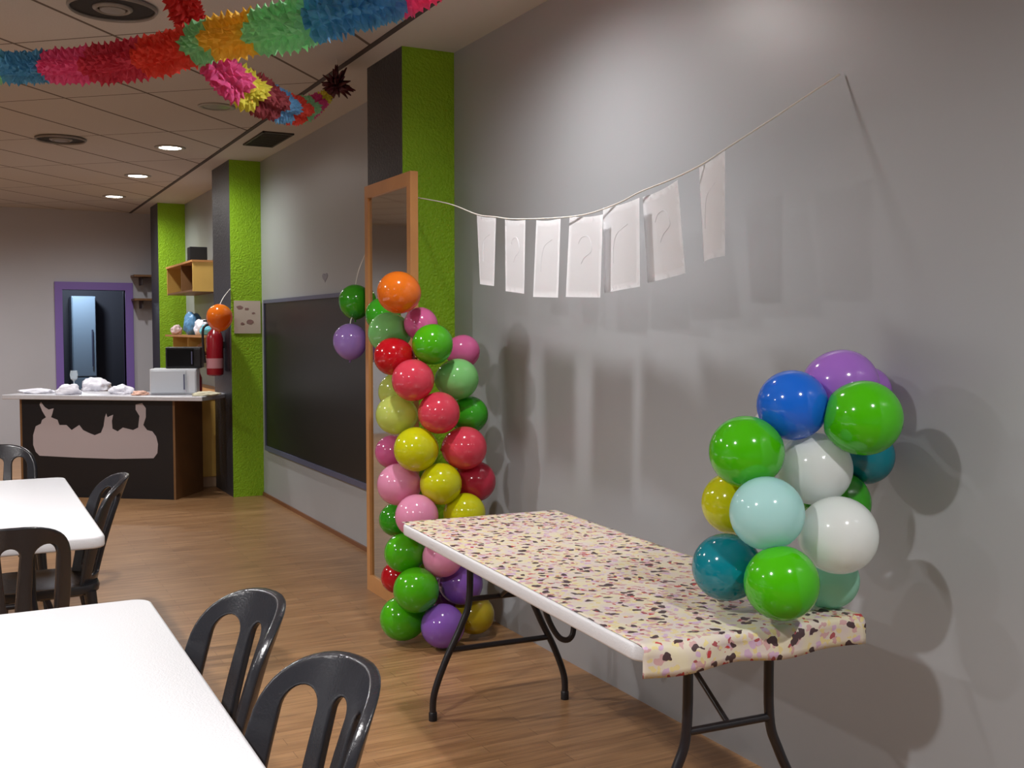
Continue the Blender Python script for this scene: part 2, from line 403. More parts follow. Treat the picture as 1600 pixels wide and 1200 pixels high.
def diffuser(p, R, label):
    t = empty('ceiling_diffuser', (p.x, p.y, ROOM_H), label=label, cat='air vent', group='round ceiling air diffusers')
    mw = mat('diffuser_metal', (130, 124, 118), .4); md = mat('diffuser_gap', (34, 32, 34), .8)
    lathe('throat', [(R*.92, -.001), (R*.92, -.006)], md, t)
    for k, (a, b) in enumerate(((.92, 1.0), (.3, .45))):
        bm = bmesh.new(); seg = 40; rings = []
        for r, z in ((R*a, -.004), (R*(a+b)/2, -.022), (R*b, -.012), (R*b, -.004)):
            rings.append([bm.verts.new((r*math.cos(2*PI*q/seg), r*math.sin(2*PI*q/seg), z)) for q in range(seg)])
        rings.append(rings[0])
        for u, v in zip(rings, rings[1:]):
            for q in range(seg): bm.faces.new((u[q], u[(q+1) % seg], v[(q+1) % seg], v[q]))
        bmesh.ops.recalc_face_normals(bm, faces=bm.faces)
        obj('louvre_ring', bm, mw, t, smooth=True)
    lathe('centre_disc', [(R*.3, -.004), (R*.28, -.02), (.001, -.026)], mw, t)
diffuser(at_z(176, 10, ROOM_H), .2, 'round dark ceiling air diffuser near the top edge, above the garland')
diffuser(at_z(95, 216, ROOM_H), .19, 'round dark ceiling air diffuser left of the three bright downlights')
# rectangular grille in the plaster border
p = at_z(440, 218, ROOM_H)
t = empty('ceiling_vent', (2.17, p.y, ROOM_H-.004), label='dark rectangular air grille in the ceiling border beside the wall', cat='air vent')
md = mat('vent_grille', (62, 55, 50), .6)
bm = bmesh.new()
for a in ((-.12, .12, -.32, -.30), (-.12, .12, .30, .32), (-.12, -.105, -.32, .32), (.105, .12, -.32, .32)): add_box(bm, a[0], a[1], a[2], a[3], -.012, 0)
obj('frame', bm, md, t); box('backing', -.105, .105, -.3, .3, -.002, 0, mat('diffuser_gap', (34, 32, 34), .8), t)
for k in range(14):
    yy = -.29+k*.0446; box('slat', -.105, .105, yy, yy+.012, -.010, -.002, md, t)

# ------------------------------------------------------------------ chalkboard, mirror, poster, sticker
y0, y1 = 6.0, 9.30
t = empty('chalkboard', (XW, (y0+y1)/2, .46), label='large black chalkboard with thin blue-grey frame on the right wall', cat='chalkboard')
L = (y1-y0)/2
box('board', -.02, -.004, -L, L, 0, 1.28, M_BOARD, t)
bm = bmesh.new()
for q in ((-L, L, -.03, .01), (-L, L, 1.27, 1.30), (-L-.02, -L, -.03, 1.30), (L, L+.02, -.03, 1.30)): add_box(bm, -.03, -.002, q[0], q[1], q[2], q[3])
obj('frame', bm, M_ALU, t)

t = empty('standing_mirror', (2.085, 5.41, 0), label='tall mirror in a varnished wooden frame leaning on the green and black column', cat='mirror')
t.rotation_euler = (0, math.radians(.0), 0)
H, HY = 2.31, .345
bm = bmesh.new()
for q in ((-HY, -HY+.05, 0, H), (HY-.05, HY, 0, H), (-HY+.05, HY-.05, 0, .09), (-HY+.05, HY-.05, H-.07, H)):
    add_box(bm, -.035, .008, q[0], q[1], q[2], q[3])
bmesh.ops.recalc_face_normals(bm, faces=bm.faces)
obj('frame', bm, M_WOOD, t)
mm = mat('mirror_glass', (205, 208, 205), .04, metal=1)
box('glass', -.022, -.012, -HY+.05, HY-.05, .09, H-.07, mm, t)
box('backing', -.012, .008, -HY+.05, HY-.05, .09, H-.07, M_WOODD, t)

bm = bmesh.new()
zt = at_y(388, 470, 9.47).z; zb = at_y(388, 521, 9.47).z
add_box(bm, 2.15, 2.385, 9.472, 9.479, zb, zt); po = obj('paper_notice', bm, mat('notice_paper', (196, 186, 172), .7))
tag(po, 'off-white paper notice with faint drawings on the green column beside the chalkboard', 'poster')
for (a, b, s) in ((2.20, .80, .03), (2.29, .35, .035), (2.26, .75, .02), (2.32, .62, .015), (2.22, .3, .02)):
    random.seed(int(a*100)); n = 9
    z = zb+(zt-zb)*b
    vv = [((a+s*(.7+.5*random.random())*math.cos(2*PI*k/n), 9.4712, z+s*.6*(.6+.6*random.random())*math.sin(2*PI*k/n))) for k in range(n)]
    decal('printed_drawing', vv, (0, -.0008, 0), mat('notice_print', (140, 112, 106), .7), po)
# heart-ish sticker on the wall above the board
sp = at_x(508, 433, XW); vv = []
for k in range(28):
    a = 2*PI*k/28; hx = 16*math.sin(a)**3; hy = 13*math.cos(a)-5*math.cos(2*a)-2*math.cos(3*a)-math.cos(4*a)
    vv.append((XW, sp.y-hx*.0042, sp.z+hy*.0024))
tag(decal('wall_sticker', vv, (-.002, 0, 0), mat('sticker_grey', (126, 124, 134), .5)), 'small grey sticker on the wall above the chalkboard', 'sticker')

# ------------------------------------------------------------------ folding party table
A = at_z(622, 812, .74); B = at_z(862, 795, .74); Cn = at_z(1020, 1032, .74); D = at_z(1362, 958, .74)
ax = ((Cn-A)+(D-B)); ax.z = 0; TL = 1.80; TW = .70
ctr = (A+B+Cn+D)/4; ang = math.atan2(ax.y, ax.x)
print('TABLE', A, B, Cn, D, (Cn-A).length, (B-A).length, (D-Cn).length, math.degrees(ang))
TH = .74
def folding_table(name, ctr, ang, TL, TW, label, group=None, ins=(.25, .25)):
    t = empty(name, (ctr.x, ctr.y, 0), ang, label=label, cat='table', group=group)
    bm = bmesh.new(); add_prism(bm, rounded_rect(TL, TW, .05, 8), TH-.045, TH, .009)
    obj('tabletop', bm, M_WHITE, t, angle=50)
    for s in (-1, 1):
        x = s*(TL/2-ins[0 if s < 0 else 1])
        for q in (-1, 1):
            tube('leg', smooth_path([(x, q*.13, TH-.046), (x, q*.133, .46), (x, q*.165, .36), (x, q*.235, .22), (x, q*.28, .10), (x, q*.285, 0.012)], 6), .0135, M_BLACKM, t)
            lathe('foot_cap', [(.0165, 0), (.0165, .03), (.014, .034)], M_BLACK, t, 14, (x, q*.285, 0))
        tube('crossbar', [(x, -.135, .455), (x, .135, .455)], .011, M_BLACKM, t)
        tube('crossbar', [(x, -.21, .265), (x, .21, .265)], .011, M_BLACKM, t)
        tube('brace', [(x, 0, .455), (x-s*.17, 0, .56), (x-s*.27, 0, TH-.047)], .008, M_BLACKM, t)
    return t
INS = (.19, .12)
ft = folding_table('folding_table', ctr, ang, TL, TW, 'white folding table with black tube legs standing along the grey wall', ins=INS)
# hanging strap loop under it
bpy.context.view_layer.update()
sp0 = [at(846, 872, 3.85), at(850, 935, 3.85), at(857, 968, 3.85), at(874, 996, 3.85), at(891, 997, 3.85), at(897, 968, 3.86), at(896, 905, 3.87)]
sp0[0].z = sp0[-1].z = TH-.047
tube('strap', [ft.matrix_world.inverted() @ q for q in smooth_path(sp0, 6)], .011, M_BLACKM, ft)

# printed paper cover, draped over the near end
bm = bmesh.new(); uvl = bm.loops.layers.uv.new('UVMap')
c, s_ = math.cos(ang), math.sin(ang)
nu, nv = 110, 44; grid = []
u0, u1 = -TL/2+.005, TL/2+.085
v0, v1 = -TW/2+.006, TW/2-.012          # v0 is the side of the open floor
side = 1 if (Vector((-s_, c, 0)).dot(Vector((1, 0, 0))) > 0) else -1
for i in range(nu+1):
    row = []
    for j in range(nv+1):
        u = u0+(u1-u0)*i/nu; v = v0+(v1-v0)*j/nv
        vv = v*side
        z = TH+.0025+.0012*noise.noise(Vector((u*9, v*9, 0)))
        uu = u
        e = TL/2-.0
        if u > e:
            d = u-e; R = .012
            if d < R*PI/2: uu = e+R*math.sin(d/R); z -= R*(1-math.cos(d/R))
            else:
                uu = e+R+.006*math.sin(v*24)+.008*noise.noise(Vector((v*6, 3, 0))); z -= R+(d-R*PI/2)
            z -= .004*math.sin(v*17)*min(1, d/.05)
        row.append((bm.verts.new((ctr.x+uu*c-vv*s_, ctr.y+uu*s_+vv*c, z)), (u, v)))
    grid.append(row)
for i in range(nu):
    for j in range(nv):
        q = [grid[i][j], grid[i+1][j], grid[i+1][j+1], grid[i][j+1]]
        f = bm.faces.new([a[0] for a in q]); f.smooth = True
        for lp, a in zip(f.loops, q): lp[uvl].uv = (a[1][0]*1.0, a[1][1]*1.0)
bmesh.ops.recalc_face_normals(bm, faces=bm.faces)
bmesh.ops.solidify(bm, geom=bm.faces[:], thickness=.0012)
tag(obj('table_cover', bm, cloth_material()), 'printed paper tablecloth with pink, yellow and dark spots draped over the folding table', 'tablecloth')

# white tables at the left
for nm, cy, lb, Lx in (('near', 2.21, 'white table closest to the camera, only its far right corner shown', 1.80), ('far', 5.0, 'white table near the bar with black chairs around it', 1.77)):
    folding_table('folding_table', Vector((.085, cy, 0)), PI/2, Lx, .74, lb, 'white folding tables without cover')

# ------------------------------------------------------------------ chairs
def curve_panel(outlines, thick, bev):
    cu = bpy.data.curves.new('tmp', 'CURVE'); cu.dimensions = '2D'; cu.fill_mode = 'BOTH'; cu.extrude = thick/2-bev; cu.bevel_depth = bev; cu.bevel_resolution = 2
    for pts in outlines:
        sp = cu.splines.new('POLY'); sp.points.add(len(pts)-1); sp.use_cyclic_u = True
        for i, p in enumerate(pts): sp.points[i].co = (p[0], p[1], 0, 1)
    o = bpy.data.objects.new('tmp', cu); COL.objects.link(o)
    bpy.context.view_layer.update()
    me = bpy.data.meshes.new_from_object(o.evaluated_get(bpy.context.evaluated_depsgraph_get()))
    bpy.data.objects.remove(o); bpy.data.curves.remove(cu)
    bm = bmesh.new(); bm.from_mesh(me); bpy.data.meshes.remove(me)
    bmesh.ops.remove_doubles(bm, verts=bm.verts, dist=.0002)
    return bm
def back_outline():
    W, zc, hh, n = .205, .72, .145, 2.6
    pts = [(W*.9, .40), (W*.93, .50), (W, .62)]
    for k in range(0, 25):
        a = PI*k/24; ca, sa = math.cos(a), math.sin(a)
        pts.append((W*math.copysign(abs(ca)**(2/n), ca), zc+hh*abs(sa)**(2/n)))
    pts += [(-W, .62), (-W*.93, .50), (-W*.9, .40)]
    return pts
def hole(sl, sr, bl, br_, z0, z1, r=.04):
    pts = [(bl+.008, z0), (br_-.008, z0), (br_, z0+.01)]
    w = (sr-sl)/2; c = (sl+sr)/2
    for k in range(0, 13):
        a = PI*k/12; pts.append((c+w*math.cos(a), z1-w*1.0+w*math.sin(a)))
    pts.append((bl, z0+.01)); return pts[::-1]
def make_chair():
    t = empty('resin_chair', (0, 0, 0))
    outs = [back_outline(), hole(.062, .162, .052, .148, .46, .808), [(-x, z) for x, z in hole(.062, .162, .052, .148, .46, .808)][::-1],
            hole(-.034, .034, -.012, .012, .49, .805)]
    bm = curve_panel(outs, .022, .006)
    for k in range(-13, 14):
        g = bm.verts[:]+bm.edges[:]+bm.faces[:]
        bmesh.ops.bisect_plane(bm, geom=g, plane_co=(k*.0155, 0, 0), plane_no=(1, 0, 0), dist=.0005)
    for k in range(12):
        g = bm.verts[:]+bm.edges[:]+bm.faces[:]
        bmesh.ops.bisect_plane(bm, geom=g, plane_co=(0, .43+k*.04, 0), plane_no=(0, 1, 0), dist=.0005)
    R = .235
    for v in bm.verts:
        s, z, n = v.co.x, v.co.y, v.co.z
        a = s/R; rr = R+n
        h = z-.42
        v.co = Vector((rr*math.sin(a), -.20-(rr*math.cos(a)-R)*1.0-.0 - .22*h - .35*h*h*.6, z))
    # wrap: ends come forward (+y is the way the chair faces)
    for v in bm.verts: pass
    bmesh.ops.recalc_face_normals(bm, faces=bm.faces)
    obj('backrest', bm, M_RESIN, t, angle=45)
    # seat : rounded square, dished
    poly = rounded_rect(.43, .42, .09, 8); bm = bmesh.new()
    rings = []
    for sc, z in ((.0, .424), (.4, .425), (.75, .430), (.92, .440), (.985, .437), (1.0, .425), (.985, .405), (.93, .395)):
        if sc == 0: cvt = bm.verts.new((0, 0, z)); continue
        rings.append([bm.verts.new((p[0]*sc*(1+.06*p[1]/.2), p[1]*sc+.0, z)) for p in poly])
    n = len(poly)
    for k in range(n): bm.faces.new((cvt, rings[0][k], rings[0][(k+1) % n]))
    for a, b in zip(rings, rings[1:]):
        for k in range(n): bm.faces.new((a[k], b[k], b[(k+1) % n], a[(k+1) % n]))
    bm.faces.new(rings[-1][::-1]); bmesh.ops.recalc_face_normals(bm, faces=bm.faces)
    obj('seat', bm, M_RESIN, t, angle=40)
    for sx in (-1, 1):
        for sy in (-1, 1):
            bm = bmesh.new(); x0, yy0 = sx*.175, sy*.165; x1, yy1 = sx*.205, sy*.215
            if sy < 0: yy1 = -.25
            rg = []
            for q in range(7):
                f = q/6; z = .41*(1-f); cx = x0+(x1-x0)*f**1.3; cy = yy0+(yy1-yy0)*f**1.4; h = .024-.008*f
                rg.append([bm.verts.new((cx+a*h, cy+b*h, z)) for a, b in ((-1, -.6), (-.6, -1), (.6, -1), (1, -.6), (1, .6), (.6, 1), (-.6, 1), (-1, .6))])
            for a, b in zip(rg, rg[1:]):
                for k in range(8): bm.faces.new((a[k], a[(k+1) % 8], b[(k+1) % 8], b[k]))
            bm.faces.new(rg[0][::-1]); bm.faces.new(rg[-1]); bmesh.ops.recalc_face_normals(bm, faces=bm.faces)
            obj('leg', bm, M_RESIN, t, angle=50)
    return t
CH = make_chair()
chairs = [(.33, 1.84, math.radians(102), 'black resin chair with arched slotted back, closest to the camera beside the near white table'),
          (.315, 2.43, math.radians(101), 'black resin chair at the near white table, second from the camera, back toward the balloons'),
          (.285, 4.86, PI/2, 'black resin chair pushed under the right side of the far white table'),
          (.12, 4.02, 0, 'black resin chair seen from behind between the two uncovered white tables'),
          (.16, 6.08, PI, 'black resin chair at the far end of the far white table by the bar')]
for i, (x, y, rz, lb) in enumerate(chairs):
    o = CH if i == 0 else copy_tree(CH)
    o.location = (x, y, 0); o.rotation_euler = (0, 0, rz); tag(o, lb, 'chair', 'black resin chairs')

# ------------------------------------------------------------------ balloons
BC = dict(orange=(236, 124, 30), green=(84, 190, 20), deepgreen=(64, 176, 34), mint=(140, 216, 130), pink=(226, 110, 168), palepink=(240, 160, 196), coral=(230, 74, 96),
          crimson=(204, 48, 76), red=(206, 20, 34), lime=(216, 230, 120), yellow=(216, 218, 20), lavender=(176, 140, 220), purple=(146, 98, 196), mauve=(140, 74, 150),
          olive=(196, 176, 30), blue=(30, 120, 236), teal=(10, 140, 158), white=(246, 250, 250), aqua=(200, 242, 242), palemint=(176, 236, 214), brightgreen=(84, 204, 14), violet=(180, 122, 220))
def balloon_mesh(r, stretch=1.06):
    bm = bmesh.new(); seg, rn = 36, 24; prof = []
    for k in range(1, rn):
        a = PI*k/rn; rr = math.sin(a); z = -math.cos(a)
        if z < 0: z *= stretch+.10; rr *= 1-.05*abs(z)**3
        prof.append((r*rr, r*z))
    rings = []
    k0 = r*(-(stretch+.10))
    prof = [(r*.075, k0-r*.13), (r*.04, k0-r*.06), (r*.05, k0-r*.01)]+[p for p in prof if p[0] > r*.12]
    for rr, z in prof: rings.append([bm.verts.new((rr*math.cos(2*PI*q/seg), rr*math.sin(2*PI*q/seg), z)) for q in range(seg)])
    for a, b in zip(rings, rings[1:]):
        for q in range(seg): bm.faces.new((a[q], a[(q+1) % seg], b[(q+1) % seg], b[q]))
    bm.faces.new(rings[0][::-1]); top = bm.verts.new((0, 0, r))
    for q in range(seg): bm.faces.new((rings[-1][q], rings[-1][(q+1) % seg], top))
    return bm
def relax(rows, zmin, zmax, ok):
    rows = [list(r) for r in rows]
    for it in range(400):
        mv = 0
        for i in range(len(rows)):
            for j in range(i+1, len(rows)):
                a, b = rows[i], rows[j]
                pa, pb = at(a[0], a[1], a[4]), at(b[0], b[1], b[4]); ra, rb = a[2]*a[4]/F_PX, b[2]*b[4]/F_PX
                ov = (ra+rb)*.96-(pa-pb).length
                if ov > .002:
                    s = .25*ov if a[4] < b[4] else -.25*ov
                    for r_, d in ((a, -s), (b, s)):
                        q = min(zmax, max(zmin, r_[4]+d))
                        pp = at(r_[0], r_[1], q)
                        if not ok(pp, r_[2]*q/F_PX): continue
                        r_[4] = q; mv += 1
        if not mv: break
    return rows
def balloon(px, py, rp, col, Z, axis_pt, label, group, squeeze=1.0):
    p = at(px, py, Z); r = rp*Z/F_PX
    bm = balloon_mesh(r)
    d = (p-axis_pt); d = d.normalized() if d.length > .01 else Vector((0, 0, 1))
    M = Vector((0, 0, 1)).rotation_difference(d).to_matrix().to_4x4()
    tr = .45 if col in ('white', 'aqua', 'palemint', 'lime') else .3
    o = obj('balloon', bm, balloon_mat(col, BC[col], tr), smooth=True)
    o.matrix_world = Matrix.Translation(p) @ M
    o_r[o.name] = (p.copy(), r)
    tag(o, label, 'balloon', group); return o
o_r = {}
def press(group, floor_z):
    """balloons that touch flatten against each other instead of passing through"""
    L_ = [(o, *o_r[o.name]) for o in bpy.data.objects if o.get('group') == group and o.name in o_r]
    for o, p, r in L_:
        M_ = Matrix.Translation(p) @ o.rotation_euler.to_matrix().to_4x4(); Mi = M_.inverted()
        for q, pq, rq in L_:
            if q is o: continue
            d = pq-p; l_ = d.length
            if l_ > (r+rq)*1.16: continue
            h = (l_*l_+r*r-rq*rq)/(2*l_)-.0006; n_ = d/l_
            for v in o.data.vertices:
                w_ = M_ @ v.co; e = (w_-p).dot(n_)-h
                if e > 0: v.co = Mi @ (w_-n_*e)
        for v in o.data.vertices:
            w_ = M_ @ v.co
            if w_.z < floor_z: w_.z = floor_z; v.co = Mi @ w_
G1 = 'balloons of the tall column'
colm = [
 (622, 457, 33, 'orange', 4.95, 'orange balloon on top of the tall balloon column'),
 (598, 492, 27, 'deepgreen', 5.22, 'dark green balloon tucked behind and below the top orange balloon'),
 (607, 520, 32, 'mint', 5.16, 'pale mint balloon above the dark red one in the column'),
 (657, 506, 26, 'pink', 5.12, 'pink balloon touching the lower right of the top orange balloon'),
 (676, 538, 32, 'green', 4.95, 'green balloon high on the right of the column, under the pink one'),
 (724, 549, 26, 'pink', 5.18, 'pink balloon at the upper right edge of the column against the wall'),
 (614, 557, 30, 'red', 5.02, 'dark red balloon high on the left of the column'),
 (645, 594, 33, 'coral', 4.92, 'coral balloon just under the dark red one'),
 (716, 592, 32, 'mint', 5.06, 'soft mint green balloon on the upper right of the column'),
 (620, 612, 29, 'lime', 5.18, 'pale lime balloon mostly hidden left of the upper coral one'),
 (618, 648, 31, 'lime', 4.99, 'pale lime balloon on the left side above the bright yellow one'),
 (686, 645, 33, 'coral', 4.92, 'coral balloon at mid column beside the green one'),
 (734, 648, 29, 'deepgreen', 5.12, 'deep green balloon at the right edge of mid column'),
 (650, 702, 35, 'yellow', 4.90, 'bright yellow balloon in the middle of the column, upper of the stacked pair'),
 (727, 700, 34, 'coral', 4.98, 'coral balloon to the right of the upper bright yellow one'),
 (612, 706, 26, 'pink', 5.14, 'sliver of pink balloon behind the upper bright yellow one'),
 (622, 757, 33, 'palepink', 4.95, 'pale pink balloon on the left, left of the lower bright yellow one'),
 (689, 756, 33, 'yellow', 4.88, 'bright yellow balloon, lower of the stacked pair'),
 (743, 752, 32, 'crimson', 5.04, 'crimson balloon at the right edge beside the lower bright yellow one'),
 (651, 806, 34, 'palepink', 4.90, 'pale pink balloon at the far left corner of the covered table'),
 (727, 802, 32, 'yellow', 4.96, 'yellow balloon partly hidden by the far edge of the covered table'),
 (618, 812, 26, 'deepgreen', 5.16, 'sliver of green balloon behind the pale pink ones'),
 (631, 864, 31, 'green', 5.0, 'green balloon below the table corner, upper of three on the left'),
 (692, 870, 32, 'palepink', 4.96, 'pale pink balloon just below the table edge'),
 (722, 912, 33, 'purple', 5.06, 'purple balloon behind the far table leg, upper one'),
 (620, 902, 25, 'red', 5.16, 'sliver of red balloon between the green ones near the floor'),
 (650, 922, 36, 'green', 4.88, 'green balloon in front near the floor, middle of three on the left'),
 (700, 925, 30, 'mauve', 5.12, 'dark mauve balloon in shadow near the foot of the column'),
 (628, 966, 35, 'green', 4.98, 'green balloon on the floor at the left foot of the column'),
 (692, 978, 35, 'purple', 4.88, 'purple balloon on the floor behind the far table leg'),
 (742, 960, 31, 'olive', 5.08, 'mustard yellow balloon on the floor at the right foot of the column'),
]
colm = relax(colm, 4.70, 5.36, lambda p, r: p.x+r < 2.385 and p.y+r < 5.28 and (p.x+r < 2.045 or p.y+r < 5.05) and p.z > r*.98)
for px, py, rp, c_, Z, lb in colm:
    axp = at(672+(py-700)*.03, py+4, 5.06)
    balloon(px, py, rp, c_, Z, axp, lb, G1)
press(G1, .001)
G2 = 'balloons of the table bunch'
bunch = [
 (1316, 602, 56, 'violet', 3.02, 'light purple balloon on top of the table bunch'),
 (1238, 633, 55, 'blue', 2.84, 'royal blue balloon at the top of the table bunch'),
 (1350, 653, 59, 'brightgreen', 2.80, 'bright green balloon at the upper right of the table bunch'),
 (1165, 706, 57, 'brightgreen', 2.78, 'bright green balloon at the upper left of the table bunch'),
 (1274, 732, 57, 'white', 2.86, 'white balloon in the middle of the bunch under the blue one'),
 (1352, 712, 45, 'teal', 3.02, 'teal balloon half hidden under the upper right green one'),
 (1145, 786, 49, 'yellow', 2.94, 'yellow balloon peeking out left of the pale aqua one'),
 (1198, 802, 58, 'aqua', 2.70, 'pale aqua balloon at the middle left of the bunch'),
 (1310, 836, 61, 'white', 2.74, 'large white balloon at the lower right of the bunch'),
 (1134, 886, 53, 'teal', 2.80, 'teal balloon resting on the table at the lower left'),
 (1221, 911, 59, 'brightgreen', 2.64, 'bright green balloon resting on the table at the front of the bunch'),
 (1296, 905, 46, 'palemint', 2.86, 'pale mint balloon resting on the table behind the large white one'),
 (1310, 785, 50, 'deepgreen', 3.0, 'deep green balloon mostly hidden between the two white ones'),
 (1212, 672, 38, 'white', 3.0, 'sliver of white balloon behind the blue and upper left green ones'),
 (1352, 612, 40, 'violet', 3.06, 'sliver of light purple balloon behind the upper right green one'),
]
bunch = relax(bunch, 2.52, 3.2, lambda p, r: p.x+r < 2.38 and p.z > TH+r*.98)
for px, py, rp, c_, Z, lb in bunch:
    axp = at(1250, py+6, 2.92)
    balloon(px, py, rp, c_, Z, axp, lb, G2)
press(G2, TH+.006)
# loose balloons on the column edges
def loose(px, py, rp, c_, Z, lb, top):
    b = balloon(px, py, rp, c_, Z, at(px, py+100, Z), lb, None)
    p = at(px, py-rp*.9, Z)
    tube('ribbon', [b.matrix_world.inverted() @ q for q in smooth_path([p, (p+top)/2+Vector((-.01, 0, .0)), top], 5)], .003, M_STRING, b)
    return b
loose(555, 470, 25.5, 'deepgreen', 6.2, 'green balloon tied beside the mirror, left of the orange top balloon', Vector((2.09, 5.84, 1.95)))
loose(547, 532, 26.5, 'lavender', 6.12, 'lavender balloon hanging in front of the chalkboard edge', at(556, 488, 6.2))
loose(343, 495, 20, 'orange', 9.2, 'lone orange balloon by the red fire extinguisher', Vector((2.118, 9.47, 1.86)))

# ------------------------------------------------------------------ paper banner on a string
XS = 2.09
def on_plane(px, py):
    k = min(1, max(0, (px-1110)/200))
    return at_x(px, py, XS+(XW-.01-XS)*k)
sp_ = [(648, 299), (700, 318), (745, 335), (775, 339), (800, 342), (860, 341), (915, 335), (965, 318), (1000, 300), (1050, 280), (1095, 258), (1132, 234), (1200, 190), (1260, 150), (1312, 116)]
pts = [on_plane(a, b) for a, b in sp_]; pts[0] = Vector((2.12, 5.288, pts[0].z))
so = tube('banner_string', smooth_path(pts, 5), .0028, M_STRING, seg=6)
tag(so, 'white string stretched from the green column along the grey wall', 'string')
sheets = [((745, 336), (775, 339), (772, 447), (750, 444), 0, 'narrow white sheet, leftmost on the banner string nearest the green column'),
          ((789, 343), (821, 342), (819, 459), (790, 455), 0, 'white sheet second from the left on the banner string'),
          ((838, 344), (876, 341), (872, 465), (833, 464), 0, 'white sheet third from the left on the banner string'),
          ((890, 338), (942, 335), (938, 465), (884, 464), 1, 'white sheet fourth from the left, touching the wider sheets'),
          ((942, 325), (999, 309), (1000, 448), (944, 458), 1, 'wide white sheet fifth from the left on the banner string'),
          ((1004, 308), (1059, 281), (1071, 427), (1012, 442), 1, 'wide white sheet sixth from the left, in the cluster of wide sheets'),
          ((1092, 262), (1133, 235), (1133, 400), (1100, 411), 2, 'curled white sheet hanging apart at the right end of the banner')]
M_INK = mat('pencil_ink', (232, 234, 240), .8)
for i, (a, b, c2, d2, k, lb) in enumerate(sheets):
    e0 = 0; 
    P = [at_x(q[0], q[1], XS+dx) for q, dx in zip((a, b, c2, d2), ((0, 0, -.01, -.01) if k == 0 else (.015, -.02, -.03, .01) if k == 1 else (.02, -.02, -.02, .02)))]
    bm = bmesh.new(); nu, nv = 10, 12; g = []
    nrm = (P[1]-P[0]).cross(P[3]-P[0]).normalized()
    for u in range(nu+1):
        r_ = []
        for v in range(nv+1):
            fu, fv = u/nu, v/nv
            q = (P[0]*(1-fu)+P[1]*fu)*(1-fv)+(P[3]*(1-fu)+P[2]*fu)*fv
            amp = .02 if k == 2 else .004
            q += nrm*amp*math.sin(PI*fu)*(.3+.7*fv)*(1 if i % 2 else -1)+Vector((0, 0, .006*math.sin(PI*fu)*(-1)))*(1-fv)
            r_.append(bm.verts.new(q))
        g.append(r_)
    for u in range(nu):
        for v in range(nv):
            f = bm.faces.new((g[u][v], g[u+1][v], g[u+1][v+1], g[u][v+1])); f.smooth = True
    qq = [g[5][j].co.copy() for j in range(nv+1)]; gg = [[x.co.copy() for x in r_] for r_ in g]
    bmesh.ops.solidify(bm, geom=bm.faces[:], thickness=.0007)
    po = obj('paper_sheet', bm, M_PAPER, smooth=True); tag(po, lb, 'paper sheet', 'white sheets on the string')
    # faint pencilled letter outline
    Lt = [(3, 4), (4, 3), (6, 3), (7, 5), (5, 6), (4, 7)] if i % 2 else [(7, 3), (4, 4), (3, 6), (3, 8)]
    bm = bmesh.new()
    toC = (CAMP-gg[5][6]).normalized()
    add_tube(bm, smooth_path([gg[a_][b_]+toC*.0012 for a_, b_ in Lt], 5), .0007, 4)
    obj('pencil_drawing', bm, M_INK, po)

# ------------------------------------------------------------------ tissue garlands
def garland(name, pts, cols, label, spacing=.011):
    """pts: (px,py,Z,halfwidth m); cols: list of (fraction, colour name)"""
    P = [at(a, b, Z) for a, b, Z, h in pts]
    path = smooth_path(P, 12)
    hs = []
    for i in range(len(pts)-1):
        for k in range(12): hs.append(pts[i][3]+(pts[i+1][3]-pts[i][3])*k/12)
    hs.append(pts[-1][3])
    # projected x fraction for colour bands: use control index as parameter
    npar = [i/12 for i in range(len(path))]
    d = [0]
    for a, b in zip(path, path[1:]): d.append(d[-1]+(b-a).length)
    n = int(d[-1]/spacing); mats = []; names = []
    for _, c_ in cols:
        if c_ not in names: names.append(c_); mats.append(tissue_mat(c_, TC[c_]))
    bm = bmesh.new(); seg = 32; prev = None; pn = None; j = 0
    rnd = random.Random(3)
    for i in range(n+1):
        s = d[-1]*i/n
        while j < len(d)-2 and d[j+1] < s: j += 1
        f = (s-d[j])/max(1e-6, d[j+1]-d[j]); p = path[j].lerp(path[j+1], f); h = hs[j]+(hs[j+1]-hs[j])*f; par = npar[j]+f/12
        t = (path[min(j+2, len(path)-1)]-path[max(j-1, 0)]).normalized()
        if pn is None: nn = t.cross(Vector((0, 0, 1))).normalized()
        else: nn = (pn-t*pn.dot(t)).normalized()
        pn = nn; b = t.cross(nn)
        big = i % 2 == 0
        ring = []
        for k in range(seg):
            a = 2*PI*k/seg
            lobe = .62+.38*abs(math.cos(2*a))**.7            # four petals
            fr = (1.0 if big else .72)*(1+.10*(1 if (k+i//2) % 2 else -1))+rnd.uniform(-.14, .10)
            R = h*lobe*fr
            ring.append(bm.verts.new(p+(nn*math.cos(a+.3)+b*math.sin(a+.3))*R+t*rnd.uniform(-.006, .006)))
        if prev:
            ci = names.index([c_ for th, c_ in cols if par >= th][-1])
            for k in range(seg):
                fc = bm.faces.new((prev[k], prev[(k+1) % seg], ring[(k+1) % seg], ring[k])); fc.material_index = ci
        prev = ring
    o = obj(name, bm, mats); tag(o, label, 'garland', 'multicoloured tissue garlands'); return o
TC = dict(mintg=(150, 214, 160), blueg=(80, 166, 206), pinkg=(244, 84, 150), crimsong=(214, 30, 76), orangeg=(244, 62, 24), redg=(226, 30, 22), yellowg=(246, 196, 40), magentag=(226, 70, 146),
          limeg=(228, 222, 60), darkredg=(150, 12, 36), skyg=(110, 180, 226))
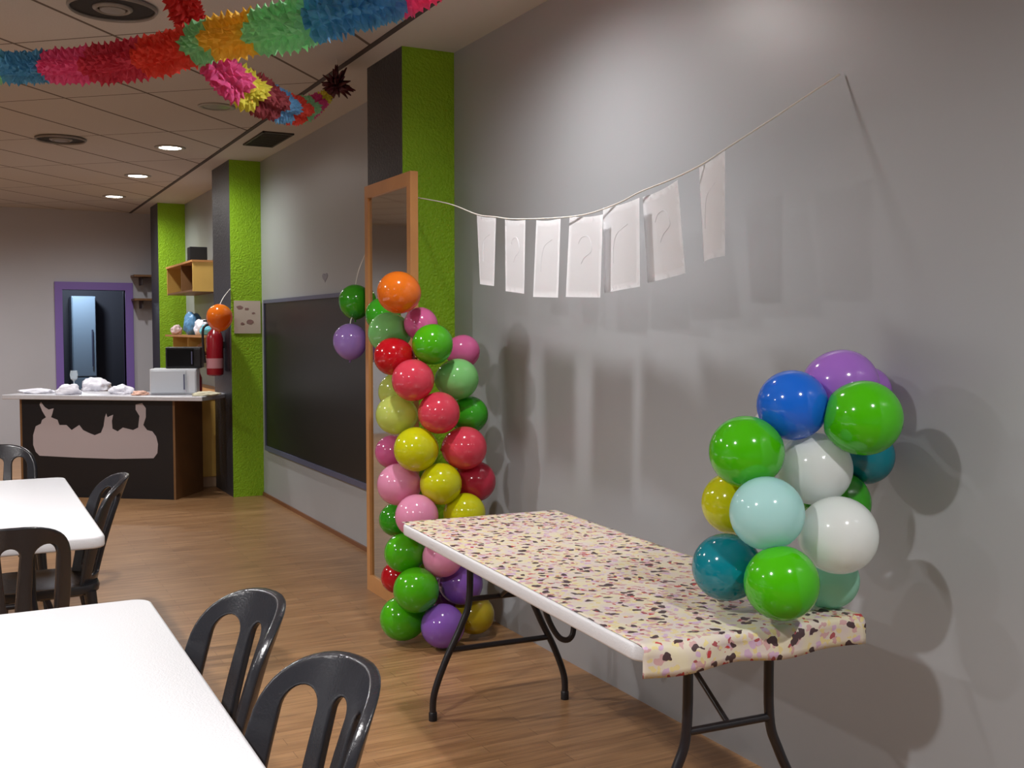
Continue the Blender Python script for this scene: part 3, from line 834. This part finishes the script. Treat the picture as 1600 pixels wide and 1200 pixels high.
garland('tissue_garland', [(-80, 96, 4.8, .07), (0, 105, 4.6, .068), (80, 104, 4.5, .07), (160, 100, 4.3, .078), (240, 88, 4.1, .08), (300, 70, 4.0, .078), (340, 60, 3.9, .078), (400, 50, 3.75, .08),
        (460, 38, 3.6, .085), (520, 20, 3.55, .085), (580, 2, 3.6, .085), (640, -18, 3.7, .085), (700, -45, 3.9, .07)],
        [(0, 'mintg'), (1.1, 'blueg'), (1.95, 'pinkg'), (2.85, 'crimsong'), (3.85, 'orangeg'), (5.05, 'mintg'), (5.9, 'yellowg'), (7.05, 'mintg'), (8.5, 'blueg'), (10.7, 'pinkg')],
        'multicoloured tissue garland sweeping left to right across the top of the ceiling')
garland('tissue_garland', [(262, -60, 4.1, .085), (282, 0, 4.2, .08), (300, 36, 4.26, .072), (322, 78, 4.3, .07), (348, 114, 4.35, .085), (378, 136, 4.5, .09), (410, 152, 4.7, .088),
        (440, 166, 5.0, .075), (466, 172, 5.3, .068), (490, 166, 5.6, .06), (508, 152, 5.8, .04)],
        [(0, 'redg'), (2.1, 'mintg'), (3.45, 'magentag'), (4.75, 'limeg'), (5.45, 'darkredg'), (6.55, 'skyg'), (7.4, 'orangeg'), (8.2, 'mintg'), (8.75, 'magentag'), (9.4, 'limeg')],
        'multicoloured tissue garland hanging down from the crossing toward the dark star')
# dark tinsel star at its end
pc = at(526, 132, 5.95); bm = bmesh.new(); rnd = random.Random(5)
for k in range(80):
    d_ = Vector((rnd.gauss(0, 1), rnd.gauss(0, 1), rnd.gauss(0, 1))).normalized(); l_ = rnd.uniform(.05, .115)
    add_tube(bm, [pc, pc+d_*l_*.5, pc+d_*l_], [.014, .013, .003], 5)
bmesh.ops.create_icosphere(bm, subdivisions=2, radius=.035, matrix=Matrix.Translation(pc))
tag(obj('tinsel_star', bm, mat('dark_red_foil', (74, 22, 30), .35, metal=.4), smooth=True), 'spiky dark red tinsel star by the ceiling at the end of the hanging garland', 'decoration')
tube('hanging_thread', [pc, Vector((pc.x, pc.y, ROOM_H))], .0015, M_STRING, bpy.data.objects['tinsel_star'])

# ------------------------------------------------------------------ bar
BA = math.radians(36)
c0 = at_z(272, 781, 0)                                     # near right foot of the front
dl = Vector((-math.cos(BA), math.sin(BA), 0))
# left end where the front meets the ray of pixel 34
rr = ray(34, 640); k = 0
den = rr.x*dl.y-rr.y*dl.x; tt = (c0.x*dl.y-c0.y*dl.x)/den; sl = (rr.x*tt-c0.x)/dl.x
BL = sl; ZT = at(250, 626, c0.dot(FH)).z
print('BAR', c0, BL, ZT)
t = empty('bar_counter', c0, PI-BA, label='black bar counter with pale grey swoosh mural and stone top at the back', cat='bar counter')
# local axes: +x runs left along the front, +y points toward the room (rotated by pi-BA) -> body lies at -y... choose body on the far side
def L2W(x, y, z): return c0+dl*x+Vector((-dl.y, dl.x, 0))*y+Vector((0, 0, z))
far = 1 if (Vector((-dl.y, dl.x, 0)).dot(FH) > 0) else -1
DP = .55*far
def loc_box(name, x0, x1, y0, y1, z0, z1, m, parent, bev=0):
    return box(name, min(x0, x1), max(x0, x1), min(y0, y1), max(y0, y1), z0, z1, m, parent, bev)
loc_box('front_panel', 0, BL, 0, .03*far, 0, ZT, M_BLACK, t)
loc_box('side_panel', -.02, 0, 0, DP, 0, ZT, M_WOODD, t)
loc_box('side_panel', BL, BL+.02, 0, DP, 0, ZT, M_WOODD, t)
loc_box('shelf', 0, BL, .03*far, DP, .45, .47, M_WOODD, t)
loc_box('worktop', -.30, BL+.16, -.05*far, DP+.05*far, ZT, ZT+.04, mat('pale_stone_top', (200, 200, 206), .25, var=.1, vscale=30), t, .006)
# mural: pixel outline mapped on the front plane
def on_front(px, py):
    r0 = ray(px, py); den = r0.x*dl.y-r0.y*dl.x; tt = (c0.x*dl.y-c0.y*dl.x)/den
    P_ = CAMP+r0*tt; return ((P_-c0).dot(dl), P_.z)
mur = [(62, 712), (56, 706), (52, 695), (52, 680), (56, 666), (64, 662), (66, 656), (72, 652), (66, 642), (62, 632), (64, 628), (70, 636), (76, 640), (84, 638), (82, 646), (80, 652), (90, 656), (93, 664),
       (104, 664), (112, 672), (118, 668), (124, 664), (130, 672), (138, 676), (148, 680), (158, 676), (162, 666), (164, 652), (166, 646), (168, 652), (172, 650), (177, 648), (175, 658), (176, 670), (184, 674), (192, 668), (200, 670),
       (208, 672), (216, 668), (218, 650), (212, 640), (212, 632), (222, 630), (228, 638), (228, 652), (224, 664), (230, 672), (238, 674), (244, 682), (247, 694), (246, 708), (240, 716), (180, 717), (120, 715)]
decal('mural', [(a_, 0, b_) for a_, b_ in [on_front(*q) for q in mur]], (0, -.002*far, 0), mat('pale_mauve_paint', (176, 164, 166), .6), t)

ZC = ZT+.041
def on_top(px, py, z=ZC): return at_z(px, py, z)
def crumple(name, px, py, sx, sy, sz, m, label, cat='bag', seed=1, group=None):
    p = on_top(px, py); bm = bmesh.new(); bmesh.ops.create_icosphere(bm, subdivisions=4, radius=1)
    for v in bm.verts:
        n1 = noise.noise(v.co*1.6+Vector((seed*3.1, 0, 0))); n2 = noise.noise(v.co*4.5+Vector((seed, 7, 0)))
        v.co *= 1+.38*n1+.22*abs(n2)
        v.co.x *= sx; v.co.y *= sy; v.co.z = max(0, v.co.z*.8+.35)*sz
    o = obj(name, bm, m, smooth=True); o.location = p; o.rotation_euler = (0, 0, seed)
    tag(o, label, cat, group); return o
M_BAG = mat('white_polythene', (236, 236, 246), .35, bump=.6, bscale=30)
crumple('plastic_bag', 150, 610, .15, .12, .10, M_BAG, 'largest crumpled white plastic bag, middle of the bar top', seed=2, group='crumpled white bags on the bar')
crumple('plastic_bag', 188, 615, .10, .09, .065, M_BAG, 'crumpled white plastic bag right of the largest bag on the bar', seed=5, group='crumpled white bags on the bar')
crumple('plastic_bag', 108, 616, .10, .07, .08, M_BAG, 'crumpled white bag left of the largest bag on the bar', seed=3, group='crumpled white bags on the bar')
crumple('plastic_bag', 58, 614, .13, .07, .035, M_BAG, 'flat white plastic bag near the left end of the bar', seed=9, group='crumpled white bags on the bar')
crumple('snack_tray', 219, 617, .08, .07, .03, mat('pinkish_snack', (216, 170, 150), .6), 'small pinkish food packet on the bar right of the bags', 'food packet', seed=4)
crumple('napkin_pile', 322, 618, .11, .07, .03, mat('cream_napkin', (210, 204, 176), .7), 'cream paper napkins at the right end of the bar top', 'napkins', seed=6)
# white microwave on the bar, black oven on top
def appliance(name, px0, px1, py0, py1, Z, zb, dpt, body, dark, label, cat):
    c1 = at((px0+px1)/2, py1, Z); w_ = (px1-px0)*Z/F_PX; h_ = (py1-py0)*Z/F_PX
    t = empty(name, (c1.x, c1.y, zb), -math.radians(16), label=label, cat=cat)
    box('body', -w_/2, w_/2, 0, dpt, 0.0, h_, body, t, .008)
    box('door', -w_/2+.01, w_/2*.55, -.012, -.001, .015, h_-.015, dark, t, .004)
    box('control_panel', w_/2*.6, w_/2-.01, -.008, -.001, .015, h_-.015, body, t, .002)
    tube('handle', [(w_*.24, -.03, h_*.2), (w_*.24, -.03, h_*.8)], .006, M_ALU, t)
    return t, h_
M_OFFW = mat('white_enamel', (208, 212, 218), .3)
mw_, hm = appliance('microwave_oven', 236, 306, 576, 616, 9.45, ZC, .32, M_OFFW, mat('pale_door_panel', (196, 202, 210), .25), 'white microwave-sized appliance standing on the right part of the bar', 'appliance')
appliance('toaster_oven', 260, 314, 541, 574, 9.6, ZC+hm+.001, .26, M_BLACK, mat('black_glass', (10, 10, 12), .12), 'black box appliance stacked on top of the white one', 'appliance')
# red bottle
p = on_top(312, 612); t = empty('sauce_bottle', (p.x, p.y+.05, ZC), label='red bottle standing beside the white appliance on the bar', cat='bottle')
lathe('body', [(.032, 0), (.034, .02), (.034, .13), (.018, .17), (.014, .19)], mat('red_plastic', (150, 34, 48), .3), t, 20)
lathe('cap', [(.016, .19), (.016, .215), (.006, .24)], mat('pink_cap', (196, 130, 130), .4), t, 16)
# glass on the bar
for q, (px, lb) in enumerate(((116, 'stemmed glass on the bar left of the largest white bag'),)):
    p = on_top(px, 610); t = empty('wine_glass', (p.x, p.y, ZC), label=lb, cat='glass')
    lathe('bowl', [(.006, .09), (.03, .11), (.036, .15), (.030, .19), (.028, .19), (.034, .15), (.026, .112), (.001, .1)], mat('clear_glass', (190, 205, 215), .1), t, 24)
    lathe('stem', [(.032, 0), (.03, .004), (.005, .01), (.005, .095)], mat('clear_glass', (190, 205, 215), .1), t, 20)

# ------------------------------------------------------------------ shelving at the back right
t = empty('wall_cabinet', (XW, 11.07, 1.89), label='open wooden wall box shelf high on the right wall behind the second column', cat='shelf')
box('end_panel', -.30, 0, 0, .02, 0, .30, M_WOODY, t); box('end_panel', -.30, 0, 1.5, 1.52, 0, .30, M_WOODY, t)
box('top_board', -.31, 0, -.01, 1.53, .30, .32, M_WOOD, t); box('bottom_board', -.30, 0, .02, 1.5, 0, .02, M_WOODD, t)
box('back_panel', -.012, 0, .02, 1.5, .02, .30, M_WOODD, t); box('divider', -.28, -.012, .74, .76, .02, .30, M_WOODD, t)
# black speaker on it
p = at(309, 409, 10.95)
t = empty('loudspeaker', (2.21, 11.32, 2.211), label='small black loudspeaker on top of the wooden wall box shelf', cat='speaker')
box('cabinet', -.09, .09, 0, .14, 0, .15, M_BLACK, t, .006); box('grille', -.08, .08, -.006, -.0005, .01, .14, mat('speaker_cloth', (14, 14, 15), .9), t)
# lower wooden shelves between the columns
t = empty('wooden_shelf', (XW, 10.6, 1.42), label='wooden wall shelf below the box shelf, crowded with party things', cat='shelf')
box('board', -.28, 0, 0, 2.3, .0, .022, M_WOOD, t)
for yy in (.25, 1.1, 2.0): box('bracket', -.24, 0, yy, yy+.02, -.14, 0, M_WOODY, t)
t = empty('wooden_shelf', (XW, 10.7, 1.22), label='lower wooden wall shelf right above the stacked appliances', cat='shelf')
box('board', -.26, 0, 0, 1.7, .0, .022, M_WOODD, t)
# two shelf boards on the back wall
for zz, lb in ((2.17, 'upper brown shelf board on the back wall beside the purple door'), (1.87, 'lower brown shelf board on the back wall beside the purple door')):
    t = empty('wall_shelf', (2.16, YB, zz), label=lb, cat='shelf', group='brown shelf boards on the back wall')
    x0s = at_y(209, 430, YB-.3).x-2.16
    box('board', x0s, .24, -.32, 0, 0, .025, M_WOODD, t)
    for xx in (x0s+.1, .15): box('bracket', xx, xx+.015, -.26, 0, -.10, 0, M_GAP, t)
# things on shelves
def item(name, px, py, Z, zb, h, r, m, label, cat):
    p = at(px, py, Z); return tag(lathe(name, [(r*.8, 0), (r, h*.1), (r*.95, h*.85), (r*.6, h)], m, None, 18, (min(p.x, XW-r-.01), p.y, zb)), label, cat)
crumple_m = mat('blue_wrap', (96, 150, 196), .4, bump=.4, bscale=25)
def lump(name, x, y, z, sx, sy, sz, m, label, cat, seed):
    bm = bmesh.new(); bmesh.ops.create_icosphere(bm, subdivisions=4, radius=1)
    for v in bm.verts:
        n1 = noise.noise(v.co*1.7+Vector((seed*2.3, 0, 0))); n2 = noise.noise(v.co*5+Vector((seed, 3, 0)))
        v.co *= 1+.3*n1+.2*abs(n2); v.co = Vector((v.co.x*sx, v.co.y*sy, max(-.8, v.co.z)*sz))
    mn = min(v.co.z for v in bm.verts)
    for v in bm.verts: v.co.z -= mn
    o = obj(name, bm, m, smooth=True); o.location = (x, y, z); return tag(o, label, cat)
lump('gift_bag', 2.22, 11.75, 1.443, .09, .12, .13, crumple_m, 'blue wrapped bundle on the wooden shelf below the box shelf', 'bag', 2)
lump('plastic_bag', 2.23, 11.30, 1.443, .08, .11, .09, M_BAG, 'white bag on the wooden shelf between blue and cyan bundles', 'bag', 4)
lump('party_pack', 2.22, 10.95, 1.443, .07, .10, .06, mat('cyan_pack', (110, 196, 216), .4), 'cyan party pack on the wooden shelf nearest the second column', 'packet', 7)
lump('paper_flower', 2.2, 12.6, 1.443, .06, .07, .06, mat('pale_pink_tissue', (214, 190, 190), .8), 'pale pink paper lump on the far end of the wooden shelf', 'decoration', 8)
lump('brown_bag', 2.24, 11.2, 1.243, .08, .12, .07, mat('kraft_bag', (150, 104, 66), .8), 'brown paper bag on the lower wooden wall shelf', 'bag', 5)

# back cabinet under the shelves
t = empty('base_cabinet', (2.08, 10.22, 0), label='yellowish wooden base cabinet against the wall behind the bar end', cat='cabinet')
box('body', -.22, .31, 0, 2.0, .10, .86, M_WOODY, t); box('plinth', -.19, .31, .03, 2.0, 0, .10, mat('pale_plinth', (190, 160, 130), .6), t)
box('worktop', -.24, .315, -.02, 2.02, .86, .89, M_WOOD, t)
for k in range(3): dd = box('door', -.238, -.221, .02+k*.66, .64+k*.66, .13, .84, M_WOODY, t, .003); tube('handle', [(-.255, .56+k*.66, .60), (-.255, .56+k*.66, .74)], .006, M_ALU, dd)

# ------------------------------------------------------------------ fire extinguisher on the second column
ey = 9.75; ex = 2.035
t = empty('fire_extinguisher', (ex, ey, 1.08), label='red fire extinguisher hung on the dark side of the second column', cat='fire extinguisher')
M_RED = mat('extinguisher_red', (134, 16, 30), .25)
lathe('cylinder', [(.05, 0), (.072, .012), (.075, .03), (.075, .34), (.06, .39), (.03, .42), (.022, .44)], M_RED, t, 28)
lathe('valve', [(.02, .44), (.024, .45), (.024, .48), (.012, .50)], M_BLACK, t, 16)
box('lever', -.10, .02, -.012, .012, .49, .505, M_BLACK, t, .003)
tube('hose', smooth_path([(-.02, 0, .47), (-.10, -.02, .44), (-.11, -.03, .30), (-.095, -.03, .12)], 6), .011, M_BLACK, t)
box('bracket', .06, 2.122-ex, -.03, .03, .25, .31, M_BLACK, t)
lathe('label_band', [(.0765, .07), (.0765, .16)], mat('extinguisher_label', (176, 120, 126), .5), t, 28)
box('shade_plate', .085, .088, -.2, .2, .05, .46, M_BLACK, t)  # added black sheet, paints the dark shade on the column face
